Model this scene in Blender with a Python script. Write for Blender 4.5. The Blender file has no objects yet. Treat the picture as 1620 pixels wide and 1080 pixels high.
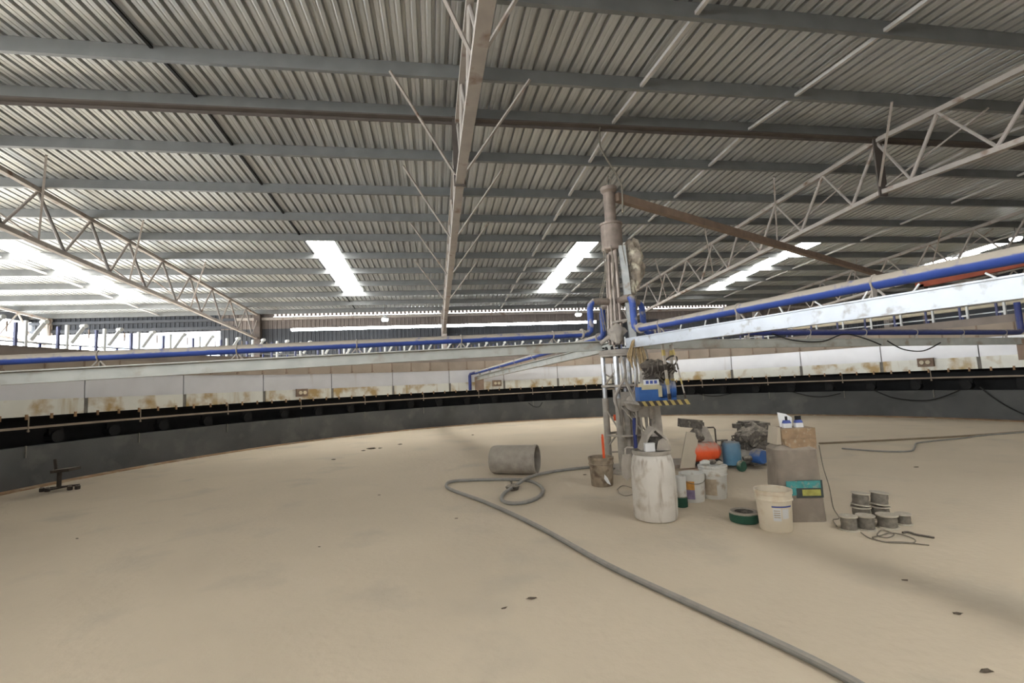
import bpy, bmesh, math, random
from mathutils import Vector, Matrix
PI = math.pi
rnd = random.Random(7)
SC = bpy.context.scene
COL = SC.collection

# ------------------------------------------------------------------ camera
F = 741.56
YAW, PITCH, ROLL = math.radians(9.591), math.radians(5.112), math.radians(2.716)
EYE = Vector((0, 0, 1.5))
fw = Vector((math.sin(YAW)*math.cos(PITCH), math.cos(YAW)*math.cos(PITCH), math.sin(PITCH)))
r0 = Vector((math.cos(YAW), -math.sin(YAW), 0)); u0 = r0.cross(fw)
RT = r0*math.cos(ROLL) - u0*math.sin(ROLL)
UP = u0*math.cos(ROLL) + r0*math.sin(ROLL)
cd = bpy.data.cameras.new('camera'); cam = bpy.data.objects.new('camera', cd); COL.objects.link(cam)
cd.sensor_fit = 'HORIZONTAL'; cd.sensor_width = 36.0; cd.lens = 36.0*F/1620.0
cd.clip_start = 0.05; cd.clip_end = 300
mw = Matrix.Identity(4)
for i in range(3):
    mw[i][0] = RT[i]; mw[i][1] = UP[i]; mw[i][2] = -fw[i]; mw[i][3] = EYE[i]
cam.matrix_world = mw
SC.camera = cam

# ------------------------------------------------------------------ world, daylight
w = bpy.data.worlds.new('overcast_sky'); SC.world = w; w.use_nodes = True
bg = w.node_tree.nodes['Background']
bg.inputs['Color'].default_value = (0.93, 0.97, 1.0, 1); bg.inputs['Strength'].default_value = 20.0
SKY_GLOW = 18.0
SC.view_settings.view_transform = 'Standard'; SC.view_settings.look = 'None'
SC.view_settings.gamma = 1.0; SC.view_settings.use_curve_mapping = False
SC.view_settings.exposure = 0.14
SC.cycles.use_denoising = True
SC.cycles.max_bounces = 8; SC.cycles.diffuse_bounces = 6; SC.cycles.glossy_bounces = 3
SC.cycles.caustics_reflective = False; SC.cycles.caustics_refractive = False
SC.cycles.sample_clamp_indirect = 6.0

X0, X1, YN, YF = -17.31, 27.53, -7.7, 23.5      # the shed
YR, HR, SL = 7.9, 6.2, 0.06                     # ridge, purlin underside there, slope
def portal(name, loc, rot, sx, sy):             # helps the sky find the openings, gives no light itself
    l = bpy.data.lights.new(name, 'AREA'); l.shape = 'RECTANGLE'; l.size = sx; l.size_y = sy
    l.cycles.is_portal = True
    o = bpy.data.objects.new(name, l); COL.objects.link(o); o.location = loc; o.rotation_euler = rot
portal('near_opening_portal', ((X0-2)/2, YN-.1, 3.1), (PI/2, 0, 0), -2-X0, 3.8)
portal('left_opening_portal', (X0-.1, (YN+YF)/2, 3.3), (PI/2, 0, -PI/2), YF-YN, 3.6)
portal('far_opening_portal', ((X0-10)/2, YF+.1, 2.8), (-PI/2, 0, 0), -10-X0, 3.5)

# ------------------------------------------------------------------ pixel helpers (photo taken as 1620 x 1080)
def ray(x, y): return fw + RT*((x-810)/F) - UP*((y-540)/F)
def G(x, y, z=0.0):
    d = ray(x, y); return EYE + d*((z-EYE.z)/d.z)
def AT(x, y, P):                                  # point on the pixel's ray at the depth of P
    d = ray(x, y); return EYE + d*((Vector(P)-EYE).dot(fw))
def PXM(P): return F/((Vector(P)-EYE).dot(fw))     # pixels per metre at P
def roofz(Y): return HR - SL*abs(Y-YR)
CR = Vector((r0.x, r0.y, 0)); CF = Vector((fw.x, fw.y, 0)).normalized()   # camera's right / forward on the floor

# ------------------------------------------------------------------ mesh building
class MB:
    def __init__(s): s.v = []; s.f = []
    def add(s, vs, fs):
        o = len(s.v); s.v += [Vector(p) for p in vs]; s.f += [tuple(i+o for i in f) for f in fs]; return s
    def box(s, c, d, R=None, taper=1.0):
        hx, hy, hz = d[0]/2, d[1]/2, d[2]/2; c = Vector(c); vs = []
        for z in (-hz, hz):
            k = taper if z > 0 else 1.0
            for x, y in ((-hx, -hy), (hx, -hy), (hx, hy), (-hx, hy)):
                p = Vector((x*k, y*k, z)); vs.append(c + (R @ p if R else p))
        return s.add(vs, [(3,2,1,0),(4,5,6,7),(0,1,5,4),(1,2,6,5),(2,3,7,6),(3,0,4,7)])
    def bar(s, a, b, wx, wz, up=(0,0,1)):
        a = Vector(a); b = Vector(b); d = (b-a); L = d.length; d.normalize(); up = Vector(up)
        sx = d.cross(up)
        if sx.length < 1e-4: sx = d.cross(Vector((1,0,0)))
        sx.normalize(); sz = sx.cross(d)
        vs = []
        for p in (a, b):
            for i, j in ((-1,-1),(1,-1),(1,1),(-1,1)): vs.append(p + sx*(i*wx/2) + sz*(j*wz/2))
        return s.add(vs, [(0,1,2,3),(7,6,5,4),(4,5,1,0),(5,6,2,1),(6,7,3,2),(7,4,0,3)])
    def tube(s, pts, r, n=8, closed=False):
        pts = [Vector(p) for p in pts]; m = len(pts); rr = r if isinstance(r, (list, tuple)) else [r]*m
        o = len(s.v); ref = None
        for i, p in enumerate(pts):
            a = pts[i-1] if (i > 0 or closed) else p; b = pts[(i+1) % m] if (i < m-1 or closed) else p
            t = (b-a).normalized()
            if ref is None:
                ref = t.cross(Vector((0,0,1)))
                if ref.length < .05: ref = t.cross(Vector((1,0,0)))
            ref = (ref - t*ref.dot(t))
            if ref.length < 1e-6: ref = t.orthogonal()
            ref.normalize(); bi = t.cross(ref)
            for k in range(n):
                a_ = 2*PI*k/n; s.v.append(p + ref*(math.cos(a_)*rr[i]) + bi*(math.sin(a_)*rr[i]))
        for i in range(m if closed else m-1):
            j = (i+1) % m
            for k in range(n):
                k2 = (k+1) % n; s.f.append((o+i*n+k, o+i*n+k2, o+j*n+k2, o+j*n+k))
        if not closed:
            s.f.append(tuple(o+k for k in reversed(range(n)))); s.f.append(tuple(o+(m-1)*n+k for k in range(n)))
        return s
    def cyl(s, a, b, ra, rb=None, n=16): return s.tube([a, b], [ra, ra if rb is None else rb], n)
    def lathe(s, prof, n=24, c=(0,0,0), ax=None, wob=0.0, cap=True):
        c = Vector(c); o = len(s.v); m = len(prof)
        Q = Vector((0,0,1)).rotation_difference(Vector(ax).normalized()).to_matrix() if ax is not None else None
        for i, (r, z) in enumerate(prof):
            for k in range(n):
                a = 2*PI*k/n; rr = r*(1+wob*math.sin(3*a+z*9)+wob*.6*math.sin(5*a-z*13))
                p = Vector((math.cos(a)*rr, math.sin(a)*rr, z)); s.v.append(c + (Q @ p if Q else p))
        for i in range(m-1):
            for k in range(n):
                k2 = (k+1) % n; s.f.append((o+i*n+k, o+i*n+k2, o+(i+1)*n+k2, o+(i+1)*n+k))
        if cap and prof[0][0] > 1e-5: s.f.append(tuple(o+k for k in reversed(range(n))))
        if cap and prof[-1][0] > 1e-5: s.f.append(tuple(o+(m-1)*n+k for k in range(n)))
        return s
    def prism(s, poly, a, b, ux, uy):                # polygon in (ux,uy) swept from a to b
        a = Vector(a); b = Vector(b); ux = Vector(ux); uy = Vector(uy); n = len(poly)
        vs = [a + ux*p[0] + uy*p[1] for p in poly] + [b + ux*p[0] + uy*p[1] for p in poly]
        fs = [tuple(reversed(range(n))), tuple(range(n, 2*n))] + [(i, (i+1) % n, n+(i+1) % n, n+i) for i in range(n)]
        return s.add(vs, fs)
    def arc(s, R0, R1, z0, z1, a0, a1, n=6):         # curved slab round the local origin (angles in degrees)
        o = len(s.v); full = abs(a1-a0) >= 359.9; m = n if full else n+1
        for i in range(m):
            a = math.radians(a0 + (a1-a0)*i/n); c, q = math.cos(a), math.sin(a)
            for R, z in ((R0, z0), (R1, z0), (R1, z1), (R0, z1)): s.v.append(Vector((R*c, R*q, z)))
        for i in range(n):
            j = (i+1) % m
            for k in range(4):
                k2 = (k+1) % 4; s.f.append((o+4*i+k, o+4*i+k2, o+4*j+k2, o+4*j+k))
        if not full: s.f.append((o, o+3, o+2, o+1)); s.f.append((o+4*n, o+4*n+1, o+4*n+2, o+4*n+3))
        return s
    def blob(s, c, r, seed, lump=.35, n=10, m=7, flat=None):   # lumpy closed body
        q = random.Random(seed); ph = [q.uniform(0, 6.28) for _ in range(6)]; c = Vector(c); o = len(s.v)
        s.v.append(c + Vector((0, 0, -r[2])))
        for i in range(1, m):
            t = PI*i/m
            for k in range(n):
                a = 2*PI*k/n
                kf = 1 + lump*(.5*math.sin(3*a+ph[0]+2*t)+.3*math.sin(5*a+ph[1])*math.sin(3*t+ph[2])+.3*math.sin(4*t+ph[3]))
                s.v.append(c + Vector((math.cos(a)*math.sin(t)*r[0]*kf, math.sin(a)*math.sin(t)*r[1]*kf, -math.cos(t)*r[2]*(1+.3*lump*math.sin(2*a+ph[4])))))
        s.v.append(c + Vector((0, 0, r[2]))); e = len(s.v)-1
        for k in range(n):
            k2 = (k+1) % n
            s.f.append((o, o+1+k2, o+1+k)); s.f.append((e, o+1+(m-2)*n+k, o+1+(m-2)*n+k2))
            for i in range(m-2): s.f.append((o+1+i*n+k, o+1+i*n+k2, o+1+(i+1)*n+k2, o+1+(i+1)*n+k))
        return s
    def mesh(s, name, smooth=True):
        me = bpy.data.meshes.new(name); me.from_pydata(s.v, [], s.f)
        bm = bmesh.new(); bm.from_mesh(me); bmesh.ops.recalc_face_normals(bm, faces=bm.faces); bm.to_mesh(me); bm.free()
        if smooth: me.shade_smooth(); me.set_sharp_from_angle(angle=.6)
        return me
def obj(name, mb, mat, parent=None, loc=None, rot=None, smooth=True):
    me = mb.mesh(name, smooth) if isinstance(mb, MB) else mb
    if mat is not None and not me.materials: me.materials.append(mat)
    o = bpy.data.objects.new(name, me); COL.objects.link(o)
    if parent: o.parent = parent
    if loc is not None: o.location = loc
    if rot is not None: o.rotation_euler = rot
    return o
def tag(o, label, cat, group=None, kind=None):
    o['label'] = label
    if cat: o['category'] = cat
    if group: o['group'] = group
    if kind: o['kind'] = kind
    return o
def thing(name, label, cat, loc=(0,0,0), rz=0.0, group=None):
    o = bpy.data.objects.new(name, None); COL.objects.link(o); o.empty_display_size = .1
    o.location = loc; o.rotation_euler = (0, 0, rz); return tag(o, label, cat, group)
def struct(name, mb, mat, parent=None, label=None, smooth=False):
    o = obj(name, mb, mat, parent, smooth=smooth)
    if parent is None: o['kind'] = 'structure'
    if label: o['label'] = label
    return o
def smooth_path(pts, k=6):
    pts = [Vector(p) for p in pts]; out = []
    for i in range(len(pts)-1):
        p0 = pts[max(i-1, 0)]; p1 = pts[i]; p2 = pts[i+1]; p3 = pts[min(i+2, len(pts)-1)]
        for j in range(k):
            t = j/k; out.append(.5*((2*p1)+(p2-p0)*t+(2*p0-5*p1+4*p2-p3)*t*t+(3*p1-p0-3*p2+p3)*t**3))
    out.append(pts[-1]); return out

# ------------------------------------------------------------------ materials (all procedural)
def mat(name, col, rough=.7, metal=0.0, vary=.12, scale=6.0, stain=None, dust=0.0, bump=0.0, bscale=40.0, rand=0.0, spec=.3, streak=None, emit=None, dz=(.05, .75)):
    m = bpy.data.materials.new(name); m.use_nodes = True; nt = m.node_tree; N = nt.nodes; L = nt.links
    b = N['Principled BSDF']; b.inputs['Roughness'].default_value = rough; b.inputs['Metallic'].default_value = metal
    b.inputs['Specular IOR Level'].default_value = spec
    if emit:
        b.inputs['Base Color'].default_value = (*col, 1); b.inputs['Emission Color'].default_value = (*col, 1); b.inputs['Emission Strength'].default_value = emit; return m
    tc = N.new('ShaderNodeTexCoord'); oi0 = N.new('ShaderNodeObjectInfo')      # each piece gets its own patch of the pattern
    sc_ = N.new('ShaderNodeMath'); sc_.operation = 'MULTIPLY'; sc_.inputs[1].default_value = 37.0; L.new(oi0.outputs['Random'], sc_.inputs[0])
    va = N.new('ShaderNodeVectorMath'); va.operation = 'ADD'; L.new(tc.outputs['Object'], va.inputs[0]); L.new(sc_.outputs[0], va.inputs[1]); co = va.outputs['Vector']
    def noise(sc, detail=4, vec=co):
        n = N.new('ShaderNodeTexNoise'); n.inputs['Scale'].default_value = sc; n.inputs['Detail'].default_value = detail; L.new(vec, n.inputs['Vector']); return n.outputs['Fac']
    def ramp(fac, lo, hi):
        r = N.new('ShaderNodeMapRange'); r.inputs['From Min'].default_value = lo; r.inputs['From Max'].default_value = hi; L.new(fac, r.inputs['Value']); return r.outputs['Result']
    def mix(fac, a, c):
        x = N.new('ShaderNodeMix'); x.data_type = 'RGBA'
        if isinstance(fac, float): x.inputs[0].default_value = fac
        else: L.new(fac, x.inputs[0])
        for k, v in ((6, a), (7, c)):
            if isinstance(v, tuple): x.inputs[k].default_value = (*v, 1)
            else: L.new(v, x.inputs[k])
        return x.outputs[2]
    lo = tuple(max(c*(1-vary), 0) for c in col); hi = tuple(min(c*(1+vary), 1) for c in col)
    cur = mix(ramp(noise(scale), .3, .7), lo, hi)
    if rand:
        oi = N.new('ShaderNodeObjectInfo'); cur = mix(ramp(oi.outputs['Random'], 0, 1), cur, mix(.5, cur, tuple(c*(1-rand) for c in col)))
    if stain:
        scol, amt, ssc = stain; cur = mix(ramp(noise(ssc, 6), .62-amt*.3, .75-amt*.25), cur, scol)
    if streak:                                       # drips running down a face
        scol, amt, ssc = streak; mp = N.new('ShaderNodeMapping'); mp.inputs['Scale'].default_value = (1, 1, .12); L.new(co, mp.inputs['Vector'])
        cur = mix(ramp(noise(ssc, 5, mp.outputs['Vector']), .68-amt*.3, .85-amt*.25), cur, scol)
    if dust:                                         # settled dust lies on what faces up
        g = N.new('ShaderNodeNewGeometry'); sp = N.new('ShaderNodeSeparateXYZ'); L.new(g.outputs['Normal'], sp.inputs['Vector'])
        d = ramp(sp.outputs['Z'], dz[0], dz[1]); mu = N.new('ShaderNodeMath'); mu.operation = 'MULTIPLY'
        ad = N.new('ShaderNodeMath'); ad.operation = 'MULTIPLY'; ad.inputs[1].default_value = dust; L.new(ramp(noise(scale*3, 5), .2, .55), ad.inputs[0])
        L.new(d, mu.inputs[0]); L.new(ad.outputs[0], mu.inputs[1]); cur = mix(mu.outputs[0], cur, (.37, .325, .27))
    L.new(cur, b.inputs['Base Color'])
    if bump:
        bp = N.new('ShaderNodeBump'); bp.inputs['Strength'].default_value = bump; bp.inputs['Distance'].default_value = .02
        L.new(noise(bscale, 6), bp.inputs['Height']); L.new(bp.outputs['Normal'], b.inputs['Normal'])
    return m
DUST = (.42, .355, .27)
M = {}
M['floor'] = mat('dusty_floor', (.575, .49, .378), .95, 0, .06, .5, stain=((.50, .435, .345), .2, 1.1), bump=.35, bscale=14, spec=.1)
M['roof'] = mat('galvanised_roof_sheet', (.60, .615, .615), .42, .45, .06, 2.0, rand=.3)
M['purlin'] = mat('galvanised_purlin', (.20, .205, .205), .5, .3, .10, 3.0)
M['brown_angle'] = mat('brown_painted_angle', (.105, .088, .078), .7, 0, .15, 4)
M['truss'] = mat('dusty_truss_paint', (.41, .37, .335), .75, .1, .12, 3.0, stain=((.22, .15, .11), .16, 3))
M['truss_dark'] = mat('dark_truss_pipe', (.20, .185, .175), .6, .1, .15, 5.0, stain=((.15, .09, .06), .2, 4), dust=.5)
M['skylight'] = mat('daylit_fibreglass', (1.0, 1.0, .97), emit=SKY_GLOW)
M['eave_glow'] = mat('eave_gap_glow', (1.0, .93, .9), emit=.75)  # even glow stands in for daylight through the eave gaps
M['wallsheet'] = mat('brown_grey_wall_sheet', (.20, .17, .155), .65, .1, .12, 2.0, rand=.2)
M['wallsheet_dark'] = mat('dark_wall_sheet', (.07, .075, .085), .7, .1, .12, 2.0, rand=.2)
M['concrete'] = mat('dark_ring_concrete', (.10, .101, .099), .85, 0, .16, 1.3, stain=((.14, .138, .13), .25, 1.6), bump=.2)
M['rust'] = mat('rusty_kerb', (.33, .205, .115), .95, 0, .3, 3, stain=((.47, .37, .26), .3, 4))
M['panel'] = mat('dull_white_panel', (.64, .63, .635), .36, .2, .05, 2.0, streak=((.40, .33, .27), .10, 3.0), spec=.5)
M['skirt'] = mat('stained_cream_skirt', (.70, .69, .62), .42, .15, .06, 2.0, stain=((.42, .29, .13), .40, 2.2), streak=((.42, .30, .12), .34, 4.0), spec=.4)
M['board'] = mat('brown_lining_board', (.34, .275, .215), .85, 0, .14, 2.0, rand=.25)
M['parapet'] = mat('grey_brown_parapet', (.24, .20, .17), .85, 0, .15, 2.0)
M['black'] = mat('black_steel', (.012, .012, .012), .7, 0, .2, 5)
M['rail'] = mat('dusty_rail', (.33, .27, .21), .7, .2, .15, 4)
M['seamdark'] = mat('seam_strip', (.20, .185, .16), .7, .1, .2, 6)
M['bluepipe'] = mat('blue_painted_pipe', (.028, .06, .26), .5, 0, .15, 4, dust=1.7, spec=.4, dz=(-.1, .2))
M['blueelbow'] = mat('blue_elbow_paint', (.035, .07, .26), .5, 0, .2, 6, stain=((.30, .27, .25), .25, 7), dust=1.2, dz=(.15, .7))
M['darkblue'] = mat('dark_blue_paint', (.028, .04, .16), .5, 0, .15, 4, dust=.5)
M['postblue'] = mat('faded_navy_post', (.085, .09, .17), .6, 0, .15, 6, dust=.4)
M['bridging'] = mat('pale_bridging_paint', (.50, .48, .46), .6, .1, .1, 5)
M['armgrey'] = mat('dusty_grey_channel', (.44, .445, .41), .6, .15, .10, 4, stain=((.31, .26, .20), .28, 3), dust=.9)
M['beam'] = mat('white_spattered_beam', (.50, .53, .575), .38, .25, .06, 5, stain=((.33, .32, .31), .16, 9), dust=.9, spec=.5)
M['galv'] = mat('bright_galvanised', (.40, .41, .40), .45, .35, .14, 8, stain=((.30, .26, .21), .25, 6), dust=.5)
M['chrome'] = mat('dirty_polished_pipe', (.52, .53, .55), .28, .7, .12, 7, stain=((.36, .33, .29), .3, 6), dust=.6)
M['dustgrey'] = mat('dust_covered_steel', (.34, .305, .265), .9, 0, .18, 9, dust=.6, bump=.3)
M['dustdark'] = mat('dark_dusty_metal', (.10, .088, .075), .85, 0, .35, 16, stain=((.24, .21, .17), .3, 18), dust=.7, bump=.4)
M['duct'] = mat('dusty_brown_pipe', (.225, .18, .15), .42, .35, .2, 7, streak=((.45, .40, .35), .4, 8), dust=.5)
M['brownbeam'] = mat('brown_dusty_beam', (.24, .17, .125), .7, .05, .15, 5, dust=.7)
M['white_lever'] = mat('white_lever_paint', (.66, .66, .63), .5, 0, .1, 6, dust=.35)
M['cream'] = mat('cream_pipe_paint', (.62, .54, .39), .5, 0, .1, 5)
M['cable'] = mat('black_cable', (.018, .018, .018), .6, 0, .2, 8)
M['hose'] = mat('grey_dusty_hose', (.24, .235, .225), .75, 0, .14, 7, dust=.55)
M['hose_olive'] = mat('olive_dusty_hose', (.22, .17, .11), .8, 0, .14, 7, dust=.3)
M['rope'] = mat('tan_rope', (.37, .27, .15), .9, 0, .25, 20)
M['drum'] = mat('plaster_smeared_plastic', (.60, .565, .515), .6, 0, .08, 4, stain=((.42, .36, .29), .22, 5), streak=((.27, .21, .155), .44, 15.0))
M['pail'] = mat('off_white_pail', (.72, .645, .52), .5, 0, .05, 4, stain=((.60, .47, .33), .2, 5))
M['pail2'] = mat('white_pail', (.66, .645, .60), .5, 0, .05, 4, stain=((.42, .35, .27), .2, 8))
M['pail_in'] = mat('pail_plaster_inside', (.66, .50, .36), .9, 0, .1, 6)
M['brownbucket'] = mat('mud_caked_bucket', (.27, .215, .155), .85, 0, .25, 10, stain=((.14, .10, .07), .3, 9), dust=.5)
M['binbody'] = mat('mud_coated_bin', (.245, .205, .168), .9, 0, .14, 5, stain=((.31, .27, .22), .2, 4), dust=.5, bump=.3, bscale=25)
M['carton'] = mat('torn_brown_carton', (.27, .185, .115), .9, 0, .25, 12, stain=((.36, .30, .22), .2, 22), dust=.3)
M['teal'] = mat('teal_print', (.06, .26, .26), .6, 0, .2, 25, stain=((.32, .30, .25), .15, 30))
M['yellowprint'] = mat('yellow_green_print', (.36, .34, .09), .6, 0, .2, 25)
M['darkprint'] = mat('dark_print', (.05, .06, .06), .6, 0, .2, 25)
M['orange'] = mat('orange_red_paint', (.72, .10, .03), .45, 0, .12, 6, dust=.9)
M['orangelabel'] = mat('orange_label_print', (.62, .30, .07), .6, 0, .2, 15)
M['purplelabel'] = mat('violet_label_print', (.26, .21, .33), .6, 0, .2, 15)
M['tan_label'] = mat('tan_label_print', (.42, .34, .25), .7, 0, .2, 15)
M['bluegrey'] = mat('blue_grey_tank_paint', (.08, .19, .29), .5, 0, .12, 6, dust=.8)
M['bluemotor'] = mat('blue_motor_paint', (.035, .105, .30), .45, 0, .15, 6, dust=.9)
M['pumpcream'] = mat('cream_pump_cover', (.48, .43, .29), .7, 0, .15, 8, dust=.7)
M['yellow'] = mat('yellow_hazard_paint', (.37, .28, .10), .8, 0, .2, 8, dust=.5)
M['plate_white'] = mat('white_printed_plate', (.68, .68, .68), .5, 0, .05, 8)
M['bluelabel'] = mat('blue_printed_letters', (.07, .10, .32), .6, 0, .1, 8)
M['beigeboard'] = mat('beige_dusty_board', (.44, .385, .305), .9, 0, .08, 4, dust=.4)
M['green'] = mat('dark_green_plastic', (.025, .085, .055), .5, 0, .2, 8, dust=.95)
M['spool'] = mat('grey_dusty_spool', (.50, .455, .375), .9, 0, .1, 10, dust=.8)
M['winding'] = mat('dusty_wire_winding', (.20, .18, .15), .9, 0, .25, 30, dust=.5)
M['wire'] = mat('dark_steel_wire', (.19, .165, .13), .8, .1, .2, 20, dust=.3)
M['clod'] = mat('dark_clod', (.12, .095, .07), .95, 0, .3, 20)
M['iron'] = mat('dark_iron', (.06, .048, .04), .7, .2, .2, 10, dust=.5)
M['red_beam'] = mat('red_oxide_beam', (.26, .06, .03), .7, 0, .15, 3)
M['wrap'] = mat('crumpled_plastic_wrap', (.27, .225, .175), .5, 0, .3, 14, stain=((.55, .50, .38), .3, 9), bump=.8, bscale=18)
M['lamp'] = mat('lamp_diffuser', (1, 1, .98), emit=14.0)
M['housing'] = mat('lamp_housing', (.5, .5, .5), .5, .3)
M['neighbour'] = mat('pale_blue_render', (.46, .53, .62), .8, 0, .05, 1)
M['yard'] = mat('outside_concrete_yard', (.45, .44, .42), .95, 0, .1, .4)
M['column'] = mat('dark_column_paint', (.10, .08, .07), .7, 0, .2, 3)

# ================================================================== THE SHED
fl = MB().box(((X0+X1)/2, (YN+YF)/2, -.1), (X1-X0, YF-YN, .2))
struct('floor', fl, M['floor'], label='dusty sand coloured floor inside the circular wall')
gr = MB().box((0, 10, -.3), (160, 160, .2)); struct('ground', gr, M['yard'], label='concrete yard outside the shed')

# ---- roof: sheets, skylights, purlins, bridging
ceiling = struct('ceiling', MB().box(((X0+X1)/2, YR, HR+.27), (X1-X0, .5, .012)), M['roof'], label='ribbed galvanised sheet roof with purlins')
PITCHR, NP = .19, 4
SW = PITCHR*NP
def sheet_mesh(name, z=.068, n=NP, lap=.03):
    b = MB(); prof = []
    for k in range(n):
        x = k*PITCHR; prof += [(x, 0), (x+.05, 0), (x+.058, .004), (x+.072, .004), (x+.08, 0), (x+.128, 0), (x+.138, z), (x+.178, z)]
    prof += [(n*PITCHR, 0), (n*PITCHR+lap, .001)]
    for x, h in prof: b.v.append(Vector((x, 0, h))); b.v.append(Vector((x, 1, h)))
    for i in range(len(prof)-1): b.f.append((2*i, 2*i+2, 2*i+3, 2*i+1))
    me = bpy.data.meshes.new(name); me.from_pydata(b.v, [], b.f); return me
me_sheet = sheet_mesh('roof_sheet'); me_sheet.materials.append(M['roof'])
me_sky = sheet_mesh('skylight_sheet'); me_sky.materials.append(M['skylight'])
SKYX = [-3.63 + 11*SW*k for k in range(-2, 4)]
PH = .20
def roof_piece(name, me, x, ya, yb, dz=0.0, parent=ceiling):      # ya nearer the ridge
    o = bpy.data.objects.new(name, me); COL.objects.link(o); o.parent = parent
    a = Vector((x, ya, roofz(ya)+PH+dz)); b = Vector((x, yb, roofz(yb)+PH+dz)); L = (b-a).length
    if yb > ya: o.location = a; o.rotation_euler = (-math.atan(SL), 0, 0)
    else: o.location = b; o.rotation_euler = (math.atan(SL), 0, 0)
    o.scale = (1, L, 1); return o
nsheet = int(round((X1-X0)/SW))
for i in range(nsheet):
    x = X0 + i*SW
    is_sky = any(abs(x-s) < .1 for s in SKYX)
    dz = .004*(i % 2)
    if is_sky:
        for sgn in (1, -1):
            y1, y2 = YR+sgn*6.5, YR+sgn*13.1
            roof_piece('roof_sheet', me_sheet, x, YR, y1, dz); roof_piece('skylight_sheet', me_sky, x, y1, y2, dz)
            roof_piece('roof_sheet', me_sheet, x, y2, YR+sgn*(15.75), dz)
    else:
        roof_piece('roof_sheet', me_sheet, x, YR, YR+15.75, dz); roof_piece('roof_sheet', me_sheet, x, YR, YR-15.75, dz)
PY = [5.1, 6.71, 7.91, 9.29, 10.86, 12.38, 13.82, 15.41, 17.03, 18.63, 20.2, 21.8, 23.3]
PYN = [3.5, 1.9, .3, -1.3, -2.9, -4.5, -6.1, -7.5]
cz = [(0,0),(.07,0),(.07,.02),(.0625,.02),(.0625,.006),(.006,.006),(.006,PH-.006),(.0625,PH-.006),(.0625,PH-.02),(.07,PH-.02),(.07,PH),(0,PH)]
pm = MB().prism(cz, (X0, 0, 0), (X1, 0, 0), (0, 1, 0), (0, 0, 1)).mesh('purlin', False); pm.materials.append(M['purlin'])
for Y in PY+PYN:
    o = bpy.data.objects.new('purlin', pm); COL.objects.link(o); o.parent = ceiling; o.location = (0, Y, roofz(Y))
    o.rotation_euler = (-math.atan(SL)*(1 if Y > YR else -1) if abs(Y-YR) > .1 else 0, 0, 0)
obj('ridge_angle', MB().box((0.9, YR+.03, HR-.012), (X1-X0, .13, .024)).box((.9, YR+.09, HR-.04), (X1-X0, .012, .07)), M['brown_angle'], ceiling, smooth=False)
ally = sorted(PY+PYN)
brm = {}
for X in (-12.2, -3.66, 3.45, 6.27, 12.0, 14.9, 20.6, 23.5):
    for a, b in zip(ally[:-1], ally[1:]):
        q = MB().bar((X, a+.07, roofz(a)+.05), (X, b, roofz(b)+.06), .055, .05) if X != -3.66 else MB().bar((X, a+.075, roofz(a)+.165), (X, b, roofz(b)+.165), .04, .03)
        obj('bridging_or_gap_bar', q, M['black'] if X == -3.66 else M['bridging'], ceiling, smooth=False)  # the thin black bar stands in for a dark gap in the sheets

# ---- trusses
TX = [-16.57, -8.01, .55, 9.2, 17.76, 26.3]
TL = ['dusty roof truss at far left beyond the blown-out skylight', 'rusty brown roof truss crossing the left side of the roof', 'central roof truss running away overhead, widest of the trusses',
      'pale grey roof truss on the right, crossed by the brown diagonal beam', 'dim roof truss behind the blue pipe at far right', 'roof truss against the right end wall']
DT = 1.15
def make_truss(i):
    X = TX[i]; t = thing('roof_truss', TL[i], 'truss', (X, YR, 0), 0, 'roof trusses')
    def L(y, dz): return Vector((0, y-YR, roofz(y)+dz))
    wd = .15 if i == 2 else .10
    mt = M['truss']
    for y0, y1, nm in ((YN+.1, YR, 'near'), (YR, YF-.1, 'far')):
        obj('top_chord', MB().bar(L(y0, -.05), L(y1, -.05), .09, .09), mt, t, smooth=False)
        obj('bottom_chord', MB().bar(L(y0, -DT), L(y1, -DT), wd, .09), mt, t, smooth=False)
    ys = [y for y in sorted(PY+PYN)]
    for a, b in zip(ys[:-1], ys[1:]):
        m_ = (a+b)/2+.03
        up1 = L(a+.03, -.08); dn = L(m_, -DT+.04); up2 = L(b+.03, -.08)
        obj('web_strut', MB().cyl(up1, dn, .034, n=8), M['truss_dark'] if i == 1 else mt, t)
        obj('web_diagonal', MB().cyl(dn, up2, .027, n=8), mt, t)
    obj('splice_plate', MB().box(L(YR+.02, -DT/2-.02), (.2, .03, DT+.12)), M['brown_angle'], t, smooth=False)
    for k, y in enumerate((7.91, 9.29+1.57, 10.86+1.52+1.44+.0, 17.03, 4.6)):
        for s in (-1, 1):
            a = L(y+.1, -DT+.05); p = L(y-1.25 if y > 5 else y-1.3, 0.02); p.x = s*1.05
            obj('fly_brace', MB().bar(a, p, .035, .03), M['truss'], t, smooth=False)
    for y in (YF-.22, YN+.22):
        h = roofz(y)-.02
        obj('column', MB().box((0, y-YR, h/2), (.26, .3, h)), M['truss'] if i != 1 else M['column'], t, smooth=False)
    return t
for i in range(len(TX)): make_truss(i)

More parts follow.
